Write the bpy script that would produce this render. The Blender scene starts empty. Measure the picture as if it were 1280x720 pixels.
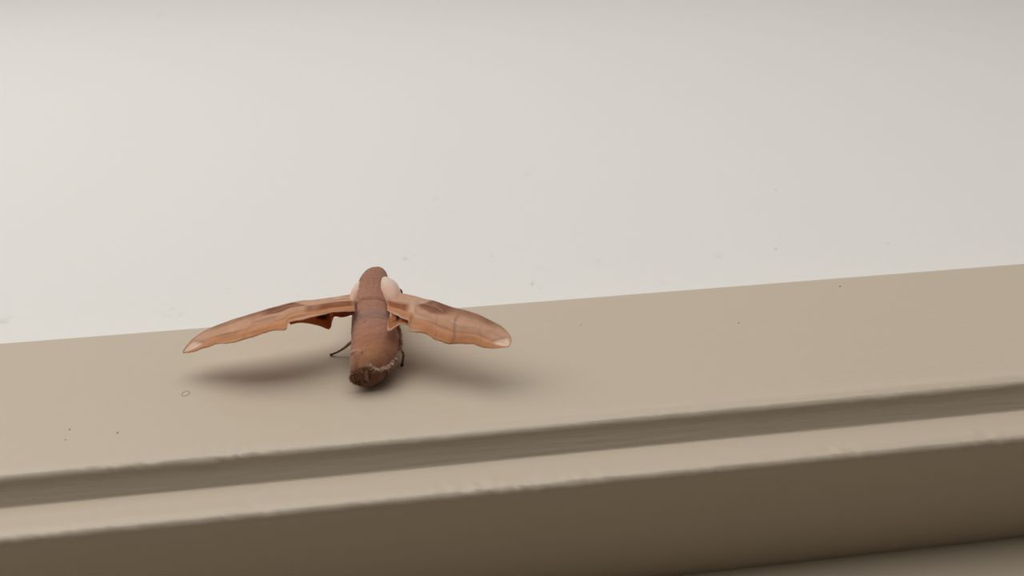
import bpy, bmesh, math, random
from mathutils import Vector, Matrix, noise

scene = bpy.context.scene
COL = scene.collection
MM = 0.001
Z0 = 2.08                     # height of the moth above the floor
rng = random.Random(7)


def at(u, v, n=0.0):
    """millimetres on the face of the door frame (right, up, out) -> metres in the room"""
    return Vector((u * MM, -n * MM, Z0 + v * MM))


# ------------------------------------------------------------------ camera
def make_camera():
    pitch, yaw, roll = 1.0471975512, 0.1866239351, -0.2382045682
    cp, sp, cy, sy = math.cos(pitch), math.sin(pitch), math.cos(yaw), math.sin(yaw)
    fwd = Vector((sy * cp, cy * cp, sp))
    right = Vector((cy, -sy, 0))
    up = right.cross(fwd)
    r = math.cos(roll) * right + math.sin(roll) * up
    u = -math.sin(roll) * right + math.cos(roll) * up
    cam = bpy.data.cameras.new('camera')
    cam.sensor_width = 36
    cam.lens = 1000 / 1280 * 36
    cam.clip_start = 0.01
    cam.dof.use_dof = True
    cam.dof.focus_distance = 0.215
    cam.dof.aperture_fstop = 14
    o = bpy.data.objects.new('camera', cam)
    COL.objects.link(o)
    m = Matrix((r, u, -fwd)).transposed().to_4x4()
    m.translation = Vector((17.848 * MM, -112.24 * MM, Z0 - 163.052 * MM))
    o.matrix_world = m
    scene.camera = o


make_camera()

# ------------------------------------------------------------------ world, lights, exposure
world = bpy.data.worlds.new('world')
scene.world = world
world.use_nodes = True
bg = world.node_tree.nodes['Background']
bg.inputs['Color'].default_value = (1.0, 0.93, 0.85, 1)
bg.inputs['Strength'].default_value = 0.46


def area_light(name, loc, target, size, power, colour, shape='DISK', size_y=None):
    l = bpy.data.lights.new(name, 'AREA')
    l.shape = shape
    l.size = size
    if size_y:
        l.size_y = size_y
    l.energy = power
    l.color = colour
    o = bpy.data.objects.new(name, l)
    COL.objects.link(o)
    o.location = loc
    o.rotation_euler = (Vector(target) - Vector(loc)).to_track_quat('-Z', 'Y').to_euler()
    return o


# daylight from the broad window on the opposite side of the room
area_light('window_light', (-0.32, -0.88, 2.36), (-0.05, 0.0, 2.10), 1.9, 10.3, (1.0, 0.97, 0.935), 'RECTANGLE', 0.72)
area_light('side_fill_light', (-0.95, -0.45, 1.62), (0.0, 0.0, 2.05), 0.45, 0.30, (1.0, 0.90, 0.80), 'RECTANGLE', 0.7)  # added fill lamp, no window here: brightens the left of the soffit

scene.view_settings.view_transform = 'Standard'
scene.view_settings.look = 'None'
scene.view_settings.gamma = 1
scene.view_settings.use_curve_mapping = False
scene.view_settings.exposure = 0.0


# ------------------------------------------------------------------ materials
def srgb(r, g, b):
    def f(c):
        c /= 255
        return c / 12.92 if c <= 0.04045 else ((c + 0.055) / 1.055) ** 2.4
    return (f(r), f(g), f(b), 1)


class Nodes:
    def __init__(self, name):
        self.mat = bpy.data.materials.new(name)
        self.mat.use_nodes = True
        self.t = self.mat.node_tree
        self.n = self.t.nodes
        self.bsdf = self.n['Principled BSDF']

    def new(self, kind, **kw):
        nd = self.n.new(kind)
        for k, v in kw.items():
            setattr(nd, k, v)
        return nd

    def link(self, a, b):
        self.t.links.new(a, b)

    def math(self, op, a, b=None, c=None, clamp=False):
        nd = self.new('ShaderNodeMath', operation=op, use_clamp=clamp)
        for i, x in enumerate((a, b, c)):
            if x is None:
                continue
            if isinstance(x, (int, float)):
                nd.inputs[i].default_value = x
            else:
                self.link(x, nd.inputs[i])
        return nd.outputs[0]

    def noise(self, scale, detail=2, stretch=None, rough=0.5):
        tc = self.new('ShaderNodeTexCoord')
        src = tc.outputs['Object']
        if stretch:
            mp = self.new('ShaderNodeMapping')
            mp.inputs['Scale'].default_value = stretch
            self.link(src, mp.inputs['Vector'])
            src = mp.outputs['Vector']
        nz = self.new('ShaderNodeTexNoise')
        nz.inputs['Scale'].default_value = scale
        nz.inputs['Detail'].default_value = detail
        nz.inputs['Roughness'].default_value = rough
        self.link(src, nz.inputs['Vector'])
        return nz.outputs['Fac']

    def mix(self, fac, a, b):
        nd = self.new('ShaderNodeMix', data_type='RGBA')
        for sock, x in ((nd.inputs['Factor'], fac), (nd.inputs['A'], a), (nd.inputs['B'], b)):
            if isinstance(x, (int, float, tuple)):
                sock.default_value = x
            else:
                self.link(x, sock)
        return nd.outputs['Result']

    def bump(self, height, strength, dist):
        nd = self.new('ShaderNodeBump')
        nd.inputs['Strength'].default_value = strength
        nd.inputs['Distance'].default_value = dist
        self.link(height, nd.inputs['Height'])
        self.link(nd.outputs['Normal'], self.bsdf.inputs['Normal'])


def paint_material(name, base, other, rough, brush):
    k = Nodes(name)
    big = k.noise(9, 3)
    k.link(k.mix(big, base, other), k.bsdf.inputs['Base Color'])
    k.bsdf.inputs['Roughness'].default_value = rough
    k.bsdf.inputs['Specular IOR Level'].default_value = 0.4
    h = k.noise(1.0, 3, brush, 0.6)
    h2 = k.noise(420, 2)
    k.bump(k.math('ADD', k.math('MULTIPLY', h, 1.0), k.math('MULTIPLY', h2, 0.5)), 0.32, 0.0003)
    return k.mat


BEIGE = paint_material('beige_gloss_paint', (0.545, 0.475, 0.375, 1), (0.570, 0.495, 0.392, 1), 0.33, (60, 900, 1500))


def wall_material():
    k = Nodes('white_wall_paint')
    big = k.noise(5, 3)
    col = k.mix(big, (0.750, 0.752, 0.732, 1), (0.775, 0.776, 0.756, 1))
    tc = k.new('ShaderNodeTexCoord')
    ragged = k.noise(520, 3, None, 0.7)
    fine = k.noise(1500, 2)
    total = None
    # faint rubbed smudges at fixed places on the wall: u, v (mm), half sizes (mm), turn (deg), depth
    for u, v, ru, rv, turn, depth in ((-189, 545, 5, 7, 20, .5), (8.3, 74, 1.6, 3.2, -20, .5), (11, 77, 1.2, 2, 30, .4),
                                      (20, 123.5, 1.6, 2.4, -50, .4), (25.5, 110, 2.2, 2.4, 0, .4),
                                      (36.6, 71.7, .8, 1.6, 10, .6), (58.4, 143, 1.6, 4.0, 25, .45),
                                      (47.2, 51, 1.0, 3.4, 20, .6), (49, 48, .8, 1.8, -30, .5), (87, 46, .7, 2.2, -25, .75),
                                      (52, 60, 3.0, 3.0, 0, .25), (70, 62, 4, 3, 0, .2), (-60, 50, 5, 4, 30, .3),
                                      (-109, 53, 2.5, 3.5, 0, .5), (-46, 62, 3, 3, 0, .25), (110, 60, 3, 3, 0, .25),
                                      (130, 62, .8, 1.6, 20, .5), (168, 60, .8, 1.3, 0, .5), (150, 110, 1, 2, 15, .4)):
        mp = k.new('ShaderNodeMapping', vector_type='TEXTURE')
        mp.inputs['Location'].default_value = (u * MM, 0, Z0 + v * MM)
        mp.inputs['Rotation'].default_value = (0, math.radians(turn), 0)
        mp.inputs['Scale'].default_value = (ru * MM, 10, rv * MM)
        k.link(tc.outputs['Object'], mp.inputs['Vector'])
        ln = k.new('ShaderNodeVectorMath', operation='LENGTH')
        k.link(mp.outputs['Vector'], ln.inputs[0])
        s = k.math('MULTIPLY', k.math('SUBTRACT', 1.0, ln.outputs['Value'], clamp=True), depth * 2)
        total = s if total is None else k.math('ADD', total, s)
    rg = k.math('MULTIPLY', k.math('SUBTRACT', ragged, 0.42, clamp=True), 3.2)
    fac = k.math('MULTIPLY', total, rg, clamp=True)
    k.link(k.mix(fac, col, (0.50, 0.47, 0.44, 1)), k.bsdf.inputs['Base Color'])
    k.bsdf.inputs['Roughness'].default_value = 0.75
    k.bsdf.inputs['Specular IOR Level'].default_value = 0.25
    orange_peel = k.noise(230, 3, None, 0.55)
    k.bump(k.math('ADD', orange_peel, k.math('MULTIPLY', fine, 0.2)), 0.22, 0.0007)
    return k.mat


WALL = wall_material()


def plain(name, colour, rough=0.6, var=None, scale=300, bump=0.0, dist=0.0002, spec=0.3):
    k = Nodes(name)
    nz = k.noise(scale, 3)
    k.link(k.mix(nz, colour, var or colour), k.bsdf.inputs['Base Color'])
    k.bsdf.inputs['Roughness'].default_value = rough
    k.bsdf.inputs['Specular IOR Level'].default_value = spec
    if bump:
        k.bump(k.noise(scale * 3, 3), bump, dist)
    return k.mat


CEIL = plain('ceiling_paint', (0.78, 0.77, 0.74, 1), 0.8, (0.76, 0.75, 0.72, 1), 3)
FLOOR = plain('brown_floorboards', (0.032, 0.018, 0.011, 1), 0.7, (0.042, 0.025, 0.015, 1), 6)


def attr_material(name, rough, translucent, grain, grain_scale, bump=0.3, spec=0.2, sheen=0.0):
    """takes the scale colours from the mesh attribute 'tint' and breaks them up with a fine grain"""
    k = Nodes(name)
    at_ = k.new('ShaderNodeAttribute', attribute_name='tint')
    nz = k.noise(grain_scale, 3, None, 0.65)
    dark = k.new('ShaderNodeMix', data_type='RGBA', blend_type='MULTIPLY')
    dark.inputs['Factor'].default_value = 1
    k.link(at_.outputs['Color'], dark.inputs['A'])
    g = k.math('ADD', k.math('MULTIPLY', nz, grain * 2), 1 - grain)
    cmb = k.new('ShaderNodeCombineColor')
    for i in range(3):
        k.link(g, cmb.inputs[i])
    k.link(cmb.outputs[0], dark.inputs['B'])
    col = dark.outputs['Result']
    k.link(col, k.bsdf.inputs['Base Color'])
    k.bsdf.inputs['Roughness'].default_value = rough
    k.bsdf.inputs['Specular IOR Level'].default_value = spec
    if sheen:
        k.bsdf.inputs['Sheen Weight'].default_value = sheen
        k.bsdf.inputs['Sheen Roughness'].default_value = 0.5
    if bump:
        k.bump(k.noise(grain_scale, 3), bump, 0.0002)
    if translucent:
        tr = k.new('ShaderNodeBsdfTranslucent')
        k.link(col, tr.inputs['Color'])
        mx = k.new('ShaderNodeMixShader')
        mx.inputs[0].default_value = translucent
        k.link(k.bsdf.outputs[0], mx.inputs[1])
        k.link(tr.outputs[0], mx.inputs[2])
        out = k.n['Material Output']
        k.link(mx.outputs[0], out.inputs['Surface'])
    return k.mat


WING = attr_material('wing_scales', 0.6, 0.42, 0.12, 2600, 0.25, 0.25)
BODY = attr_material('body_scales', 0.85, 0.0, 0.22, 2400, 0.3, 0.1, 0.15)
FUR = attr_material('body_hairs', 0.85, 0.12, 0.15, 3000, 0, 0.1)
DARK = plain('dark_claw', (0.02, 0.012, 0.008, 1), 0.4)
EYE = plain('dark_eye', (0.05, 0.02, 0.015, 1), 0.25, spec=0.5)
SPECK = plain('dark_speck', (0.06, 0.045, 0.035, 1), 0.7)


# ------------------------------------------------------------------ mesh helpers
def link_mesh(name, verts, faces, mat, parent=None, tint=None, smooth=True, kind=None, shift=None):
    base = shift or Vector()
    me = bpy.data.meshes.new(name)
    me.from_pydata([Vector(v) - base for v in verts], [], faces)
    me.update()
    bm = bmesh.new()
    bm.from_mesh(me)
    bmesh.ops.recalc_face_normals(bm, faces=bm.faces)
    bm.to_mesh(me)
    bm.free()
    me.polygons.foreach_set('use_smooth', [smooth] * len(me.polygons))
    if tint:
        a = me.color_attributes.new('tint', 'FLOAT_COLOR', 'POINT')
        for i, c in enumerate(tint):
            a.data[i].color = (c[0], c[1], c[2], 1)
    me.materials.append(mat)
    o = bpy.data.objects.new(name, me)
    COL.objects.link(o)
    if parent:
        o.parent = parent
    if kind:
        o['kind'] = kind
    return o


def boxes(name, spans, mat, kind='structure'):
    v, f = [], []
    for x0, x1, y0, y1, z0, z1 in spans:
        b = len(v)
        v += [(x, y, z) for z in (z0, z1) for y in (y0, y1) for x in (x0, x1)]
        f += [tuple(b + i for i in q) for q in
              ((0, 1, 3, 2), (4, 5, 7, 6), (0, 1, 5, 4), (2, 3, 7, 6), (0, 2, 6, 4), (1, 3, 7, 5))]
    return link_mesh(name, v, f, mat, None, None, False, kind)


def smoothstep(a, b, x):
    t = max(0.0, min(1.0, (x - a) / (b - a)))
    return t * t * (3 - 2 * t)


def band(a, b, w, x):
    return smoothstep(a - w, a + w, x) * (1 - smoothstep(b - w, b + w, x))


def lerp(a, b, t):
    return tuple(p + (q - p) * t for p, q in zip(a, b))


def catmull(points, count):
    """resample a polyline through its points at even steps of arc length"""
    P = [Vector(p) for p in points]
    dense, dist = [], [0.0]
    for i in range(len(P) - 1):
        p0, p1, p2, p3 = P[max(i - 1, 0)], P[i], P[i + 1], P[min(i + 2, len(P) - 1)]
        for j in range(24):
            t = j / 24
            dense.append(0.5 * ((2 * p1) + (p2 - p0) * t + (2 * p0 - 5 * p1 + 4 * p2 - p3) * t * t
                                + (3 * p1 - p0 - 3 * p2 + p3) * t ** 3))
    dense.append(P[-1])
    for a, b in zip(dense, dense[1:]):
        dist.append(dist[-1] + (b - a).length)
    out, k = [], 0
    for i in range(count):
        d = dist[-1] * i / (count - 1)
        while k < len(dist) - 2 and dist[k + 1] < d:
            k += 1
        s = (d - dist[k]) / max(dist[k + 1] - dist[k], 1e-9)
        out.append(dense[k].lerp(dense[k + 1], min(1, s)))
    return out


# ------------------------------------------------------------------ the room: wall, ceiling, floor, door
T, FH, STEP, REVEAL, STOP = 26.245, 54.127, 8.259, 9.25, 31.8     # the mouldings, in mm
WALL_Y = STEP * MM
JD, JV = 5.7, 2.5                        # jamb face lies JD behind the architrave face, JV lower than its back edge
Z_TOP = Z0 + T * MM                       # top edge of the architrave
Z_FACE = Z0 + (T - FH) * MM               # its lower edge
Z_SOFFIT = Z0 + (T - FH - JV - REVEAL) * MM    # underside of the jamb
OX0, OX1 = -0.40, 0.44                    # the door opening
RX0, RX1, RY0, CEIL_Z = -1.5, 1.5, -0.98, 3.10

boxes('wall_back', [(RX0, RX1, WALL_Y, WALL_Y + 0.11, Z_SOFFIT + 0.022, CEIL_Z),
                    (RX0, OX0 - 0.022, WALL_Y, WALL_Y + 0.11, 0, Z_SOFFIT + 0.022),
                    (OX1 + 0.022, RX1, WALL_Y, WALL_Y + 0.11, 0, Z_SOFFIT + 0.022)], WALL)
boxes('floor', [(-40, 40, -40, WALL_Y + 0.3, -0.05, 0)], FLOOR)


def moulding(name, profile, x0, x1, fine0, fine1, mat, wobble):
    """sweeps a closed (out, up) profile in mm along the wall; brush-painted edges waver a little"""
    xs = [x0]
    n = int((fine1 - fine0) / 0.0007)
    xs += [fine0 + (fine1 - fine0) * i / n for i in range(n + 1)]
    xs.append(x1)
    v, f, m = [], [], len(profile)
    for x in xs:
        for n_, v_, w in profile:
            dn = dv = 0.0
            if w:
                a = noise.noise(Vector((x * 140, v_ * 0.3, 3.1))) + 0.6 * noise.noise(Vector((x * 420, v_ * 0.9, 8.7)))
                b = noise.noise(Vector((x * 30, 5.5, wobble)))
                c = noise.noise(Vector((x * 800 + v_ * 0.7, v_ * 0.5, 1.3))) * max(0, 0.5 + 1.4 * noise.noise(Vector((x * 55, 2.2, wobble))))
                dn = w * (0.07 * a + 0.28 * c)
                dv = w * (0.10 * a + 0.10 * b + 0.22 * c)
            v.append(at(x / MM, v_ + dv, n_ + dn))
    for i in range(len(xs) - 1):
        for j in range(m):
            k = (j + 1) % m
            f.append((i * m + j, i * m + k, (i + 1) * m + k, (i + 1) * m + j))
    f.append(tuple(range(m)))
    f.append(tuple((len(xs) - 1) * m + j for j in range(m - 1, -1, -1)))
    return link_mesh(name, v, f, mat, None, None, True, 'structure')


def arc(cn, cv, r, a0, a1, k, w):
    return [(cn + r * math.cos(math.radians(a0 + (a1 - a0) * i / k)),
             cv + r * math.sin(math.radians(a0 + (a1 - a0) * i / k)), w) for i in range(k + 1)]


# architrave across the head of the door: flat face, eased lower edge with a ridge of built-up paint
vb = T - FH
prof = [(-STEP + 0.5, T, 0), (-0.35, T, 0)] + arc(-0.35, T - 0.35, 0.35, 80, 10, 3, 0) + \
       [(0, T - 1.2, 0), (0, T - 6, 0), (0, T - 14, 0), (0, T - 24, 0), (0, T - 34, 0), (0, vb + 14, 0), (0, vb + 9, 0),
        (0.0, vb + 6, 0.2), (0.05, vb + 4.6, 0.5), (0.16, vb + 3.6, 0.9), (0.24, vb + 2.9, 1), (0.16, vb + 2.2, 1)] + \
       arc(-1.75, vb + 1.7, 1.8, -5, -72, 8, 0.9) + \
       [(-2.0, vb - 0.28, 0.5), (-3.2, vb - 1.0, 0.2), (-4.4, vb - 1.73, 0), (-JD + 0.4, vb - JV + 0.12, 0), (-JD + 0.12, vb - JV - 0.05, 0.1),
        (-JD + 0.02, vb - JV - 0.3, 0), (-JD - 0.05, vb - JV - 0.5, 0), (-STEP - 1, vb - JV - 0.5, 0), (-STEP - 1, T, 0)]
trim_1 = moulding('trim_1', prof, OX0 - 0.06, OX1 + 0.06, -0.17, 0.24, BEIGE, 1.0)
# jamb head: its edge shows below the architrave, its underside runs back to the door
vj = vb - JV - REVEAL
prof = [(-STEP - 100, vb + 12, 0), (-STEP - 0.5, vb + 12, 0), (-STEP - 0.5, vb + 1, 0), (-JD, vb - 1, 0), (-JD, vj + 6, 0), (-JD + 0.03, vj + 4.2, 0.4),
        (-JD + 0.14, vj + 3.2, 0.8), (-JD + 0.20, vj + 2.6, 1), (-JD + 0.14, vj + 2.0, 1)] + \
       arc(-JD - 1.5, vj + 1.5, 1.6, -5, -85, 8, 0.8) + \
       [(-JD - 2.2, vj - 0.05, 0.5), (-JD - 4, vj, 0.2), (-JD - 9, vj, 0), (-JD - 18, vj, 0), (-JD - 28, vj, 0),
        (-JD - STOP, vj, 0), (-JD - STOP - 1, vj, 0), (-STEP - 100, vj, 0)]
trim_2 = moulding('trim_2', prof, OX0 - 0.022, OX1 + 0.022, -0.17, 0.24, BEIGE, 7.0)
# the rest of the frame, outside the picture
boxes('trim_3', [(OX0 - 0.06, OX0 - 0.009, 0, WALL_Y, 0, Z_FACE), (OX0 - 0.022, OX0, WALL_Y, WALL_Y + 0.1, 0, Z_SOFFIT)], BEIGE)
boxes('trim_4', [(OX1 + 0.009, OX1 + 0.06, 0, WALL_Y, 0, Z_FACE), (OX1, OX1 + 0.022, WALL_Y, WALL_Y + 0.1, 0, Z_SOFFIT)], BEIGE)
boxes('door_1', [(OX0 + 0.001, OX1 - 0.001, (JD + STOP) * MM, (JD + STOP) * MM + 0.036, 0.004, Z_SOFFIT + 0.0005)], BEIGE)


def blob(name, u, v, n, ru, rv, rn, mat, parent, seed=0):
    vs, fs, R, S = [], [], 6, 10
    for i in range(R + 1):
        a = math.pi * i / R
        for j in range(S):
            b = 2 * math.pi * j / S
            w = 1 + 0.25 * noise.noise(Vector((math.cos(b) * 1.3, math.sin(b) * 1.3, seed)))
            vs.append(at(u + ru * w * math.sin(a) * math.cos(b), v + rv * w * math.sin(a) * math.sin(b), n + rn * math.cos(a)))
    for i in range(R):
        for j in range(S):
            fs.append((i * S + j, i * S + (j + 1) % S, (i + 1) * S + (j + 1) % S, (i + 1) * S + j))
    return link_mesh(name, vs, fs, mat, parent)


for i, (u, v, r) in enumerate(((-54.3, -16.1, .28), (-65.3, -13.4, .24), (-64.9, -17.0, .2), (130.5, 21.5, .32),
                               (95.6, 7.2, .22), (54.6, 12.4, .18))):
    blob('speck', u, v, 0.02, r * .75, r * .75, 0.1, SPECK, trim_1, i)
def ring_mark():
    vs, fs, S, R = [], [], 28, 6
    for i in range(S):
        a = 2 * math.pi * i / S
        for j in range(R):
            b = 2 * math.pi * j / R
            rr = 0.85 + 0.10 * math.cos(b)
            vs.append(at(-42.65 + rr * math.cos(a), -3.48 + 1.15 * rr * math.sin(a), 0.01 + 0.05 * math.sin(b)))
    for i in range(S):
        for j in range(R):
            fs.append((i * R + j, i * R + (j + 1) % R, ((i + 1) % S) * R + (j + 1) % R, ((i + 1) % S) * R + j))
    o = link_mesh('ring_mark', vs, fs, plain('ring_stain', (0.36, 0.30, 0.22, 1), 0.5), trim_1)
    return o


ring_mark()

# ------------------------------------------------------------------ the moth
ROOT = at(0.8, 2.0, 0)
moth = bpy.data.objects.new('moth', None)
COL.objects.link(moth)
moth.location = ROOT
moth.empty_display_size = 0.01
moth['label'] = 'orange-brown moth with spread wings resting on the beige door frame'
moth['category'] = 'moth'


def part(name, verts, faces, mat, tint=None, smooth=True, kind=None, parent=None):
    # geometry is stored relative to the moth's base, so the part follows the Empty
    return link_mesh(name, verts, faces, mat, parent or moth, tint, smooth, kind, ROOT)


# body: one surface from tail to head; (u, v, n, half width, half height) in mm
SPINE = [(-0.1, -8.3, 3.6, 2.6, 2.4), (0.2, -7.5, 3.9, 3.7, 3.4), (0.68, -6.0, 4.3, 4.55, 4.15), (1.44, -3.6, 4.8, 5.25, 4.7),
         (1.84, -0.8, 5.5, 5.65, 5.3), (1.88, 3.4, 6.2, 5.65, 5.5), (1.5, 7.7, 7.0, 5.35, 5.4), (1.12, 11.9, 8.0, 5.0, 5.2),
         (0.94, 14.9, 8.6, 4.85, 5.0), (0.86, 18.3, 9.0, 4.75, 4.9), (1.07, 22.1, 9.2, 4.3, 4.6), (1.25, 26.4, 9.2, 3.8, 4.1),
         (1.55, 29.9, 9.0, 3.2, 3.4), (1.73, 32.4, 8.8, 2.4, 2.5), (1.75, 33.6, 8.7, 1.3, 1.3)]
BROWN, RUST, DARKB, GREY, PINK, FRINGE, UNDER = ((0.395, 0.200, 0.137), (0.430, 0.200, 0.122), (0.24, 0.110, 0.073),
                                                 (0.31, 0.190, 0.150), (0.56, 0.40, 0.32), (0.62, 0.46, 0.36), (0.27, 0.150, 0.098))


def body_tint(v, ang, dorsal_v):
    """ang: 0 right flank, 90 back, 180 left flank, -90 belly"""
    c = lerp(RUST, BROWN, smoothstep(-4, 4, v))
    nz = noise.noise(Vector((v * 0.8, ang * 0.035, 2.0)))
    c = lerp(c, DARKB, 0.6 * band(11.2, 12.2, 0.6, v + 0.5 * nz) * smoothstep(-0.6, 0.2, nz + 0.3))     # groove behind the head
    c = lerp(c, GREY, 0.85 * band(4.6, 7.6, 0.9, v + 1.2 * nz))                                         # grey band over the waist
    c = lerp(c, DARKB, 0.45 * band(5.6, 6.0, 0.5, v + 0.8 * nz))
    c = lerp(c, (0.315, 0.145, 0.095), 0.75 * smoothstep(14.5, 21, v) * smoothstep(-20, 20, ang) * (1 - smoothstep(160, 195, ang)))
    for k in (-1.2, -5.2):                                                                              # abdominal rings
        c = lerp(c, DARKB, 0.22 * band(k - 0.15, k + 0.15, 0.4, v))
    c = lerp(c, (0.46, 0.225, 0.10), 0.5 * band(-8, -3, 1.5, v) * band(70, 105, 20, ang))
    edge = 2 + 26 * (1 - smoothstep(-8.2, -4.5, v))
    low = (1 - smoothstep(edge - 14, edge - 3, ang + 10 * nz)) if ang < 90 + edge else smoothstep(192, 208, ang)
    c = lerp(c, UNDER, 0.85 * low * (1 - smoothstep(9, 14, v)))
    c = lerp(c, FRINGE, 0.55 * band(edge - 7, edge + 2, 3.5, ang + 8 * nz) * (1 - smoothstep(7, 11, v)))
    c = lerp(c, PINK, 0.4 * band(166, 180, 7, ang) * (1 - smoothstep(5, 9, v)))
    if v < -7.6:
        c = lerp(c, DARKB, (1 - smoothstep(-8.3, -7.6, v)) * 0.6)
    return c


def build_body():
    rings = catmull([(a, b, c) for a, b, c, d, e in SPINE], 150)
    # half sizes follow the spine by v
    def size(v):
        for p, q in zip(SPINE, SPINE[1:]):
            if v <= q[1] or q is SPINE[-1]:
                t = max(0, min(1, (v - p[1]) / (q[1] - p[1])))
                return p[3] + (q[3] - p[3]) * t, p[4] + (q[4] - p[4]) * t
    S = 72
    vs, fs, tint = [], [], []
    smooth_sizes = [size(r[1]) for r in rings]
    for _ in range(3):
        smooth_sizes = [tuple(sum(smooth_sizes[max(0, min(len(rings) - 1, i + k))][c] for k in (-2, -1, 0, 1, 2)) / 5 for c in (0, 1))
                        for i in range(len(rings))]
    for (u, v, n), (ru, rn) in zip(rings, smooth_sizes):
        groove = 1 - 0.045 * band(11.4, 12.1, 0.6, v) - 0.02 * band(4.2, 4.5, 0.5, v) - 0.014 * band(-1.4, -1.0, 0.4, v) \
            - 0.016 * band(-5.4, -5.0, 0.4, v) + 0.012 * band(4.8, 7.4, 0.8, v)
        for j in range(S):
            ang = 360 * j / S
            a = math.radians(ang)
            ca, sa = math.cos(a), math.sin(a)
            e = 0.88                                                       # slightly boxy section
            cu, cn = math.copysign(abs(ca) ** e, ca), math.copysign(abs(sa) ** e, sa)
            if sa < 0:
                cn *= 0.97
            bumpy = 1 + 0.022 * noise.noise(Vector((u + ru * ca, v, n + rn * sa)) * 1.1) + 0.012 * noise.noise(Vector((ru * ca, v, rn * sa)) * 3.5)
            pu, pn = u + ru * cu * groove * bumpy, n + rn * cn * groove * bumpy
            vs.append(at(pu, v, max(pn, 0.12)))
            w = ang if ang <= 270 else ang - 360
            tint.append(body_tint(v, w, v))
    R = len(rings)
    for i in range(R - 1):
        for j in range(S):
            k = (j + 1) % S
            fs.append((i * S + j, i * S + k, (i + 1) * S + k, (i + 1) * S + j))
    # ends: the tail is sunk in like a cut stalk, the head closes round
    c0 = len(vs)
    vs.append(at(-0.1, -8.1, 3.6)); tint.append(DARKB)
    vs.append(at(1.76, 34.1, 8.6)); tint.append(BROWN)
    for j in range(S):
        k = (j + 1) % S
        fs.append((c0, k, j))
        fs.append((c0 + 1, (R - 1) * S + j, (R - 1) * S + k))
    return part('body', vs, fs, BODY, tint), vs, tint, R, S


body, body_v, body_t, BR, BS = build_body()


def build_fur():
    """short lying hairs over the whole body, one mesh of blades"""
    vs, fs, tint = [], [], []
    r = random.Random(3)
    for _ in range(3000):
        i, j = r.randrange(2, BR - 3), r.randrange(BS)
        k = i * BS + j
        p = body_v[k].copy()
        p += (body_v[min(i + 1, BR - 1) * BS + j] - p) * r.random()
        q = body_v[i * BS + (j + 1) % BS]
        tan = (body_v[(i - 1) * BS + j] - body_v[(i + 1) * BS + j]).normalized()
        side = (q - p)
        side = (side - tan * side.dot(tan)).normalized()
        out = side.cross(tan).normalized()
        ctr = sum((body_v[i * BS + s] for s in range(0, BS, 12)), Vector()) / 6
        if out.dot(p - ctr) < 0:
            out = -out
        if p.y > -0.0011:
            continue
        L = r.uniform(0.35, 0.8) * MM
        w = r.uniform(0.05, 0.11) * MM
        d = (tan + out * r.uniform(0.08, 0.35) + side * r.uniform(-0.35, 0.35)).normalized()
        sh = r.uniform(0.85, 1.25)
        c = tuple(x * sh for x in body_t[k])
        b = len(vs)
        vs += [p - side * w - out * 0.00005, p + side * w - out * 0.00005, p + d * L]
        fs.append((b, b + 1, b + 2))
        tint += [c, c, tuple(min(1, x * 1.15) for x in c)]
    part('fur', vs, fs, FUR, tint, False, 'stuff')


build_fur()


def build_fringe():
    """pale ragged hairs along the right flank, curling under the tail"""
    vs, fs, tint = [], [], []
    r = random.Random(11)
    path = catmull([(7.0, 9.5, 7.6), (7.5, 6.5, 7), (7.85, 3.5, 6.3), (7.7, 0.1, 5.8), (7.05, -3.2, 5.4), (5.6, -6.2, 5.2), (3.6, -7.9, 5.4), (2.2, -8.4, 6.0), (1.0, -8.0, 7.0)], 170)
    for i, p in enumerate(path):
        a, b = path[max(i - 1, 0)], path[min(i + 1, len(path) - 1)]
        t = (b - a).normalized()
        for _ in range(3):
            out = Vector((t.y * -1, t.x, 0)).normalized()
            out = Vector((abs(out.x) if i < 150 else out.x, -abs(out.y), 0))
            d = (t * r.uniform(0.5, 1.0) + out * r.uniform(0.1, 0.7) + Vector((0, 0, r.uniform(-0.7, 0.3)))).normalized()
            L = r.uniform(0.6, 1.6)
            w = r.uniform(0.08, 0.2)
            s = d.cross(Vector((0.3, -0.5, 0.8))).normalized()
            o = p + Vector((r.uniform(-.3, .3), r.uniform(-.3, .3), r.uniform(-.35, .35)))
            k = len(vs)
            vs += [at(*(o - s * w)), at(*(o + s * w)), at(*(o + d * L))]
            fs.append((k, k + 1, k + 2))
            c = lerp(FRINGE, (0.30, 0.16, 0.10), r.random() ** 2)
            tint += [c, c, c]
    o = part('hair_fringe', vs, fs, FUR, tint, False, 'stuff')
    o['label'] = 'pale ragged hair fringe along the right flank'


build_fringe()


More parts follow.
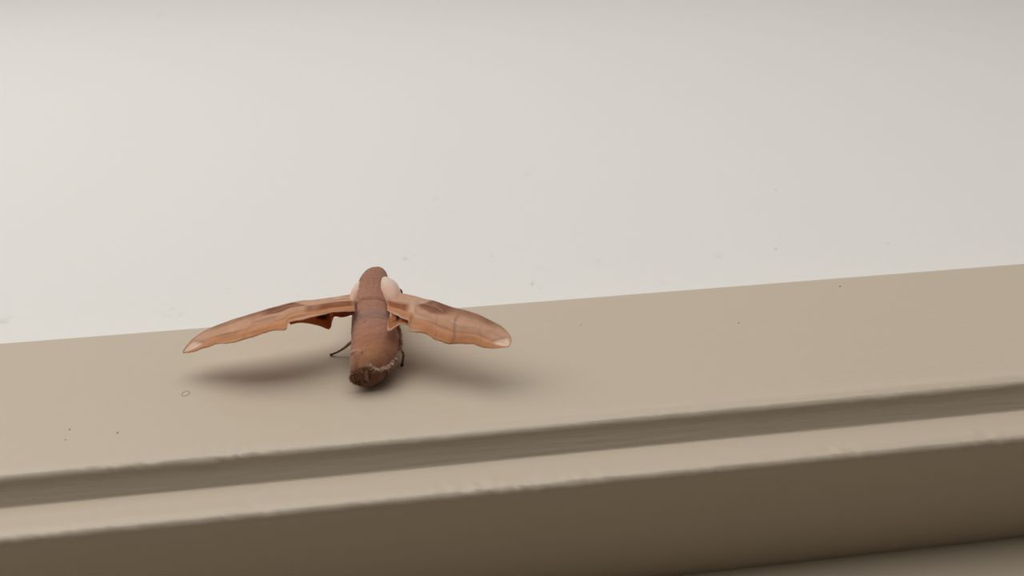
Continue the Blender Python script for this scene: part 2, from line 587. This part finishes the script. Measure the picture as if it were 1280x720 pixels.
def build_tail():
    """the blunt last segment: a short ragged collar, hollow at its end"""
    S, vs, fs, tint = 40, [], [], []
    cu = -1.55
    layers = [(-3.6, 2.0, 2.6, 0, 6.2), (-4.7, 2.1, 2.75, 0, 6.1), (-5.2, 2.1, 2.75, .1, 6.05), (-5.8, 2.12, 2.7, .1, 5.8), (-7.0, 2.15, 2.4, .15, 5.0), (-8.6, 2.15, 2.0, .5, 4.0),
              (-8.8, 1.85, 1.6, .5, 3.8), (-8.3, 1.5, 1.2, .3, 3.8), (-7.7, 0.6, 0.5, 0, 3.8)]
    for v, ru, rn, rag, cn in layers:
        for j in range(S):
            a = 2 * math.pi * j / S
            e = 0.62
            c, s = math.cos(a), math.sin(a)
            c2, s2 = math.copysign(abs(c) ** e, c), math.copysign(abs(s) ** e, s)
            z = noise.noise(Vector((c * 2.2, s * 2.2, 4.4)))
            z2 = noise.noise(Vector((c * 5, s * 5, v)))
            vs.append(at(cu + ru * c2 * (1 + 0.06 * z2), v + rag * (0.9 * z + 0.5 * z2), cn + rn * s2 * (1 + 0.06 * z2)))
            t = lerp((0.42, 0.205, 0.128), (0.34, 0.19, 0.125), smoothstep(-0.2, 0.5, z2))
            corner = smoothstep(0.55, 0.75, abs(c2)) * smoothstep(0.45, 0.75, s2)
            t = lerp(t, (0.13, 0.05, 0.03), 0.9 * smoothstep(0.2, 0.5, abs(c2)) * smoothstep(-0.1, 0.3, s2) * band(-5.5, -4.9, 0.3, v) + 0.5 * smoothstep(0.1, 0.5, z) * (1 - smoothstep(-9, -8, v)))
            if rag == .3 or rag == 0 and v < -7:
                t = lerp((0.48, 0.35, 0.26), (0.17, 0.09, 0.06), max(0, min(1, 0.4 + 1.2 * z2)))
            tint.append(t)
    for i in range(len(layers) - 1):
        for j in range(S):
            k = (j + 1) % S
            fs.append((i * S + j, i * S + k, (i + 1) * S + k, (i + 1) * S + j))
    fs.append(tuple(range(S)))
    fs.append(tuple((len(layers) - 1) * S + j for j in range(S)))
    o = part('tail_tip', vs, fs, BODY, tint)
    o['label'] = 'ragged darker tail tip'
    # ragged tufts of dark scales round the end
    vs, fs, tint = [], [], []
    r = random.Random(5)
    for _ in range(420):
        a = r.uniform(0, 2 * math.pi)
        left = r.random() < 0.55
        c, s = math.cos(a), math.sin(a)
        if left:
            p = Vector((cu + 2.0 * c, -8.3 + r.uniform(-.4, .5), 3.9 + 1.8 * s))
        else:
            p = Vector((2.0 + 2.6 * c, -7.0 - 0.8 * s + r.uniform(-.3, .6), 3.3 + 1.9 * s))
        d = Vector((c * 0.5 + r.uniform(-.4, .4), -1 + r.uniform(-.1, .6), s * 0.4 + r.uniform(-.4, .4))).normalized()
        sd = d.cross(Vector((r.uniform(-1, 1), r.uniform(-1, 1), r.uniform(-1, 1)))).normalized()
        w, L = r.uniform(.12, .3), r.uniform(.35, .9)
        k = len(vs)
        vs += [at(*(p - sd * w)), at(*(p + sd * w)), at(*(p + d * L))]
        fs.append((k, k + 1, k + 2))
        t = lerp((0.17, 0.08, 0.05), (0.52, 0.34, 0.24), r.random() ** 1.2)
        tint += [t, t, t]
    part('tail_tuft', vs, fs, FUR, tint, False, 'stuff')


build_tail()


def ellipsoid(u, v, n, ru, rv, rn, tilt, tint_fn, name, mat, label=None, parent=None, seed=1.0):
    vs, fs, tint, R, S = [], [], [], 22, 32
    ct, st = math.cos(tilt), math.sin(tilt)
    for i in range(R + 1):
        a = math.pi * i / R
        for j in range(S):
            b = 2 * math.pi * j / S
            x, y, z = math.sin(a) * math.cos(b), math.cos(a), math.sin(a) * math.sin(b)
            w = 1 + 0.05 * noise.noise(Vector((x * 2, y * 2, z * 2 + seed)))
            px, py, pz = ru * x * w, rv * y * w, rn * z * w
            vs.append(at(u + px * ct - py * st, v + px * st + py * ct, n + pz))
            tint.append(tint_fn(x, y, z))
    for i in range(R):
        for j in range(S):
            fs.append((i * S + j, i * S + (j + 1) % S, (i + 1) * S + (j + 1) % S, (i + 1) * S + j))
    o = part(name, vs, fs, mat, tint, True, None, parent)
    if label:
        o['label'] = label
    return o


def teg_tint(x, y, z):
    return lerp((0.70, 0.46, 0.35), (0.68, 0.55, 0.47), smoothstep(-0.45, 0.25, y + 0.15 * x))


ellipsoid(5.7, 17.4, 10.6, 2.9, 7.8, 3.4, 0.22, teg_tint, 'shoulder_tuft', BODY, 'pale pinkish-white shoulder hair')
ellipsoid(-2.6, 17.6, 10.2, 1.9, 7.0, 3.1, -0.16, teg_tint, 'shoulder_tuft', BODY, 'pale pinkish-white shoulder hair', None, 4.0)
ellipsoid(8.35, 19.4, 10.2, 0.5, 0.9, 0.7, 0.3, lambda x, y, z: DARKB, 'eye', EYE, 'dark eye')

# ---- wings
TAN, BRN, ORANGE, ROSE, APEX, FOLD = ((0.74, 0.50, 0.36), (0.34, 0.140, 0.075), (0.73, 0.37, 0.175),
                                      (0.76, 0.49, 0.33), (0.92, 0.76, 0.62), (0.42, 0.140, 0.052))


def forewing_tint(s, t, k):
    n1 = noise.noise(Vector((s * 9, t * 3, k)))
    n2 = noise.noise(Vector((s * 26, t * 7, k + 5)))
    s += 0.012 * n1
    t += 0.05 * n1
    c = lerp(ROSE, ORANGE, smoothstep(0.5, 0.85, t + 0.10 * n2))
    c = lerp(c, BRN, 0.55 * (1 - smoothstep(0.06, 0.32, t)) * band(0.30, 0.80, 0.08, s))              # brown leading margin
    c = lerp(c, TAN, 0.95 * (1 - smoothstep(-0.03, 0.03, t - 0.42 * (1 - smoothstep(0.20, 0.37, s)))))
    # dark patch that ends the tan strip, drawn out to a point towards the base
    top = 0.42 * (1 - smoothstep(0.20, 0.37, s))
    c = lerp(c, BRN, 0.95 * smoothstep(-0.02, 0.03, t - top) * (1 - smoothstep(0.30, 0.44, t + 0.5 * abs(s - 0.38))) * band(0.20, 0.50, 0.04, s))
    c = lerp(c, FOLD, 0.95 * band(0.01, 0.19 if k > 1.5 else 0.27, 0.025, s) * band(0.44, 0.74, 0.05, t + 0.5 * max(0, abs(s - (0.10 if k > 1.5 else 0.14)) - 0.06)))                    # rusty fold by the body
    c = lerp(c, (0.88, 0.66, 0.48), (0.8 if k > 1.5 else 0.25) * band(0.205, 0.25, 0.015, s) * band(0.42, 0.70, 0.08, t))
    for q, wd, f in ((0.455, 0.006, .22), (0.585, 0.007, .5), (0.76, 0.006, .15)):                     # cross lines
        ss = s + 0.03 * math.sin(t * 5)
        c = lerp(c, BRN, (f if k > 1.5 else 0.25 * f) * band(q - wd, q + wd, 0.008, ss) * smoothstep(0.12, 0.3, t))
    c = lerp(c, (0.50, 0.21, 0.10), 0.55 * band(0.62, 0.66, 0.03, t) * band(0.40, 0.88, 0.06, s))       # line along the trailing third
    c = lerp(c, (0.82, 0.58, 0.42), 0.6 * band(0.37, 0.46, 0.015, s) * band(0.12 + 1.1 * (s - .37), 0.14 + 1.1 * (s - .37), 0.02, t))
    c = lerp(c, TAN, 0.6 * smoothstep(0.74, 0.84, s) * (1 - smoothstep(0.45, 0.62, t)))                # paler towards the tip
    c = lerp(c, BRN, 0.35 * band(0.865, 0.880, 0.01, s - 0.10 * (0.5 - t)) * (1 - smoothstep(0.7, 0.8, t)))
    c = lerp(c, APEX, smoothstep(0.87, 0.905, s - 0.10 * (0.5 - t)) * band(0.22, 0.76, 0.07, t))
    c = lerp(c, BRN, 0.5 * (1 - smoothstep(0.0, 0.06, t)) * smoothstep(0.3, 0.45, s))
    c = lerp(c, BRN, 0.35 * smoothstep(0.965, 1.0, t) * smoothstep(0.35, 0.5, s))
    c = lerp(c, APEX, 0.6 * smoothstep(0.93, 0.97, t) * (1 - smoothstep(0.3, 0.42, s)))
    streak = noise.noise(Vector((s * 5, t * 16, k + 20)))
    c = lerp(c, BRN, (0.16 if k > 1.5 else 0.38) * smoothstep(0.05, 0.55, streak))
    c = lerp(c, APEX, 0.25 * smoothstep(0.1, 0.6, -streak))
    f = 1 + 0.10 * n2
    return tuple(x * f for x in c)


def hindwing_tint(s, t, k):
    n2 = noise.noise(Vector((s * 14, t * 6, k)))
    c = lerp((0.56, 0.21, 0.075), (0.60, 0.25, 0.10), s)
    c = lerp(c, (0.02, 0.014, 0.01), 0.95 * band(0.44, 0.60, 0.05, s + 0.05 * n2) * band(0.22, 0.58, 0.1, t))
    inner = (0.42, 0.18, 0.12) if k < 3.5 else (0.80, 0.58, 0.44)
    c = lerp(c, inner, 0.9 * (1 - smoothstep(0.16, 0.24, s)) * (1 if k < 3.5 else band(-1, 0.62, 0.08, t)))
    c = lerp(c, (0.80, 0.54, 0.42), (0.9 if k < 3.5 else 0.0) * band(0.345, 0.405, 0.02, s + 0.03 * n2) * smoothstep(0.2, 0.4, t))
    c = lerp(c, (0.80, 0.58, 0.40), 0.9 * (smoothstep(0.92, 0.97, t) * 0.4 if k < 3.5 else smoothstep(0.84, 0.90, t)))
    return c


def wing(name, lead, trail, tint_fn, key, camber, pleat, ns=110, nt=34, ragged=0.0, thick=0.14):
    A, B = catmull(lead, ns), catmull(trail, ns)
    vs, fs, tint = [], [], []
    for i in range(ns):
        s = i / (ns - 1)
        a, b = A[i], B[i]
        nxt, prv = A[min(i + 1, ns - 1)] + B[min(i + 1, ns - 1)], A[max(i - 1, 0)] + B[max(i - 1, 0)]
        along = (nxt - prv)
        ch = b - a
        nrm = along.cross(ch)
        nrm = nrm.normalized() if nrm.length > 1e-6 else Vector((0, 0, 1))
        if nrm.z < 0:
            nrm = -nrm
        for j in range(nt):
            t = j / (nt - 1)
            p = a.lerp(b, t)
            edge = ragged * (t ** 6) * (noise.noise(Vector((s * 22, key, 0.5))) + 0.5 * noise.noise(Vector((s * 60, key, 2.5))))
            h = camber * math.sin(math.pi * t) * math.sin(math.pi * min(1, s * 1.1 + 0.02)) ** 0.5
            h += pleat * math.sin(t * math.pi * 5 + s * 1.5) * math.sin(math.pi * t) * (1 - 0.6 * s)
            h += 0.10 * noise.noise(Vector((s * 12, t * 3, key + 9)))
            h += 0.22 * max(0, 1 - t / 0.10)                       # the thicker leading vein
            p = p + nrm * h + ch.normalized() * edge if ch.length > 1e-6 else p
            vs.append(at(p.x, p.y, p.z))
            tint.append(tint_fn(s, t, key))
    for i in range(ns - 1):
        for j in range(nt - 1):
            k = i * nt + j
            fs.append((k, k + 1, k + nt + 1, k + nt))
    o = part(name, vs, fs, WING, tint)
    m = o.modifiers.new('thickness', 'SOLIDIFY')
    m.thickness = thick * MM
    m.offset = 0
    return o


wing('forewing',
     [(-3.12, 16.31, 12), (-11.72, 12.28, 13.5), (-16.7, 11.82, 13.6), (-22.36, 10.42, 13.2), (-28.48, 9.45, 12.2), (-33.13, 9.0, 11.2),
      (-37.32, 8.76, 9.8), (-39.84, 8.2, 8.9), (-41.86, 7.02, 7.9), (-43.22, 4.74, 7), (-43.43, 3.69, 6.8)],
     [(-2.39, 7.23, 12.5), (-7.03, 5.05, 14), (-10.15, 2.87, 14.6), (-14.3, 1.68, 14.6), (-17.18, 0.83, 14.4), (-17.72, -1.16, 14), (-20.76, -0.65, 13.6),
      (-22.76, -0.99, 13.3), (-26.91, -1.5, 12.4), (-30.25, -0.88, 11.4), (-34.21, 0.94, 10.2), (-35.85, 1.24, 9.6), (-39.78, 2.37, 8),
      (-42.05, 3.06, 7.2), (-43.43, 3.69, 6.8)], forewing_tint, 1.0, 0.5, 0.14, ragged=0.25)
wing('forewing',
     [(4.9, 15.4, 12), (9.45, 13.04, 12.8), (11.66, 11.06, 13.2), (14.6, 8.4, 13.6), (17.29, 6.25, 13.9), (20.4, 3.25, 14), (23.23, 1.38, 14),
      (26.86, -1.11, 13.8), (30.0, -3.85, 13.3), (32.37, -6.25, 12.8), (33.62, -8.94, 12.3), (33.75, -10.89, 11.9), (32.93, -12.47, 11.6)],
     [(5.4, 6.3, 12.6), (8.5, 1.74, 13), (10.48, 0.14, 12.9), (10.47, -2.21, 11.8), (13.35, -3.5, 11.6), (15.23, -4.44, 11.2), (16.12, -5.58, 11),
      (17.73, -6.78, 10.8), (19.64, -7.78, 10.6), (23.55, -8.23, 10.6), (26.58, -9.66, 10.6), (27.61, -10.58, 10.6), (30.44, -11.78, 11),
      (32.93, -12.47, 11.6)], forewing_tint, 2.0, 0.5, 0.12, ragged=0.25)
wing('hindwing', [(-2.9, 13.9, 11.2), (-7.84, 11.91, 11.6), (-11.22, 10.53, 11.8), (-14.88, 8.84, 12), (-18.5, 7.14, 12)],
     [(-2.9, 9.21, 10.5), (-5.58, 8.19, 10.5), (-7.75, 8.71, 10.5), (-8.29, 7.35, 10), (-8.83, 4.89, 9.4), (-11.65, 6.65, 9.6), (-15.52, 7.25, 10.4),
      (-17.93, 5.79, 11)], hindwing_tint, 3.0, 0.3, 0.08, 60, 24)
wing('hindwing', [(6.07, 8.36, 12.2), (7.66, 6.24, 12.4), (9.59, 4.21, 12.3), (11.27, 2.22, 12.0)],
     [(6.0, 2.6, 12.5), (5.6, 0.58, 12.2), (5.59, -1.86, 11.6), (7.65, -0.18, 11.8), (8.98, 0.36, 11.9), (10.39, -0.06, 11.8), (11.58, -0.14, 11.4)],
     hindwing_tint, 4.0, 0.2, 0.06, 60, 24)


# ---- legs
def leg(path, radii):
    P = catmull(path, 30)
    S, vs, fs, tint = 10, [], [], []
    for i, p in enumerate(P):
        t = (P[min(i + 1, 29)] - P[max(i - 1, 0)]).normalized()
        s = t.cross(Vector((0.2, 0.3, 1))).normalized()
        q = s.cross(t)
        x = i / 29 * (len(radii) - 1)
        k = min(int(x), len(radii) - 2)
        r = radii[k] + (radii[k + 1] - radii[k]) * (x - k)
        r *= 1 + 0.12 * math.sin(i * 1.7)
        for j in range(S):
            a = 2 * math.pi * j / S
            vs.append(at(*(p + (s * math.cos(a) + q * math.sin(a)) * r)))
            tint.append(lerp((0.36, 0.21, 0.14), (0.10, 0.05, 0.03), smoothstep(0.6, 1.0, i / 29)))
    for i in range(29):
        for j in range(S):
            fs.append((i * S + j, i * S + (j + 1) % S, (i + 1) * S + (j + 1) % S, (i + 1) * S + j))
    fs.append(tuple(range(S)))
    fs.append(tuple(29 * S + j for j in range(S)))
    o = part('leg', vs, fs, BODY, tint)
    e = P[-1]
    claw = ellipsoid(e.x, e.y, max(e.z, .3), 0.42, 0.34, 0.3, 0.4, lambda x, y, z: DARKB, 'claw', DARK, None, o)
    return o


leg([(-1.5, 4.0, 5.2), (-3.92, 5.06, 5), (-6.09, 6.85, 2.5), (-8.03, 7.12, 1.2), (-9.74, 7.49, 0.35)], [0.5, 0.42, 0.36, 0.28, 0.22])
leg([(5.2, 3.4, 4.2), (7.46, 2.77, 3.5), (8.31, 2.77, 2), (8.22, 2.15, 1), (7.88, 0.3, 0.35)], [0.4, 0.34, 0.3, 0.3, 0.3])
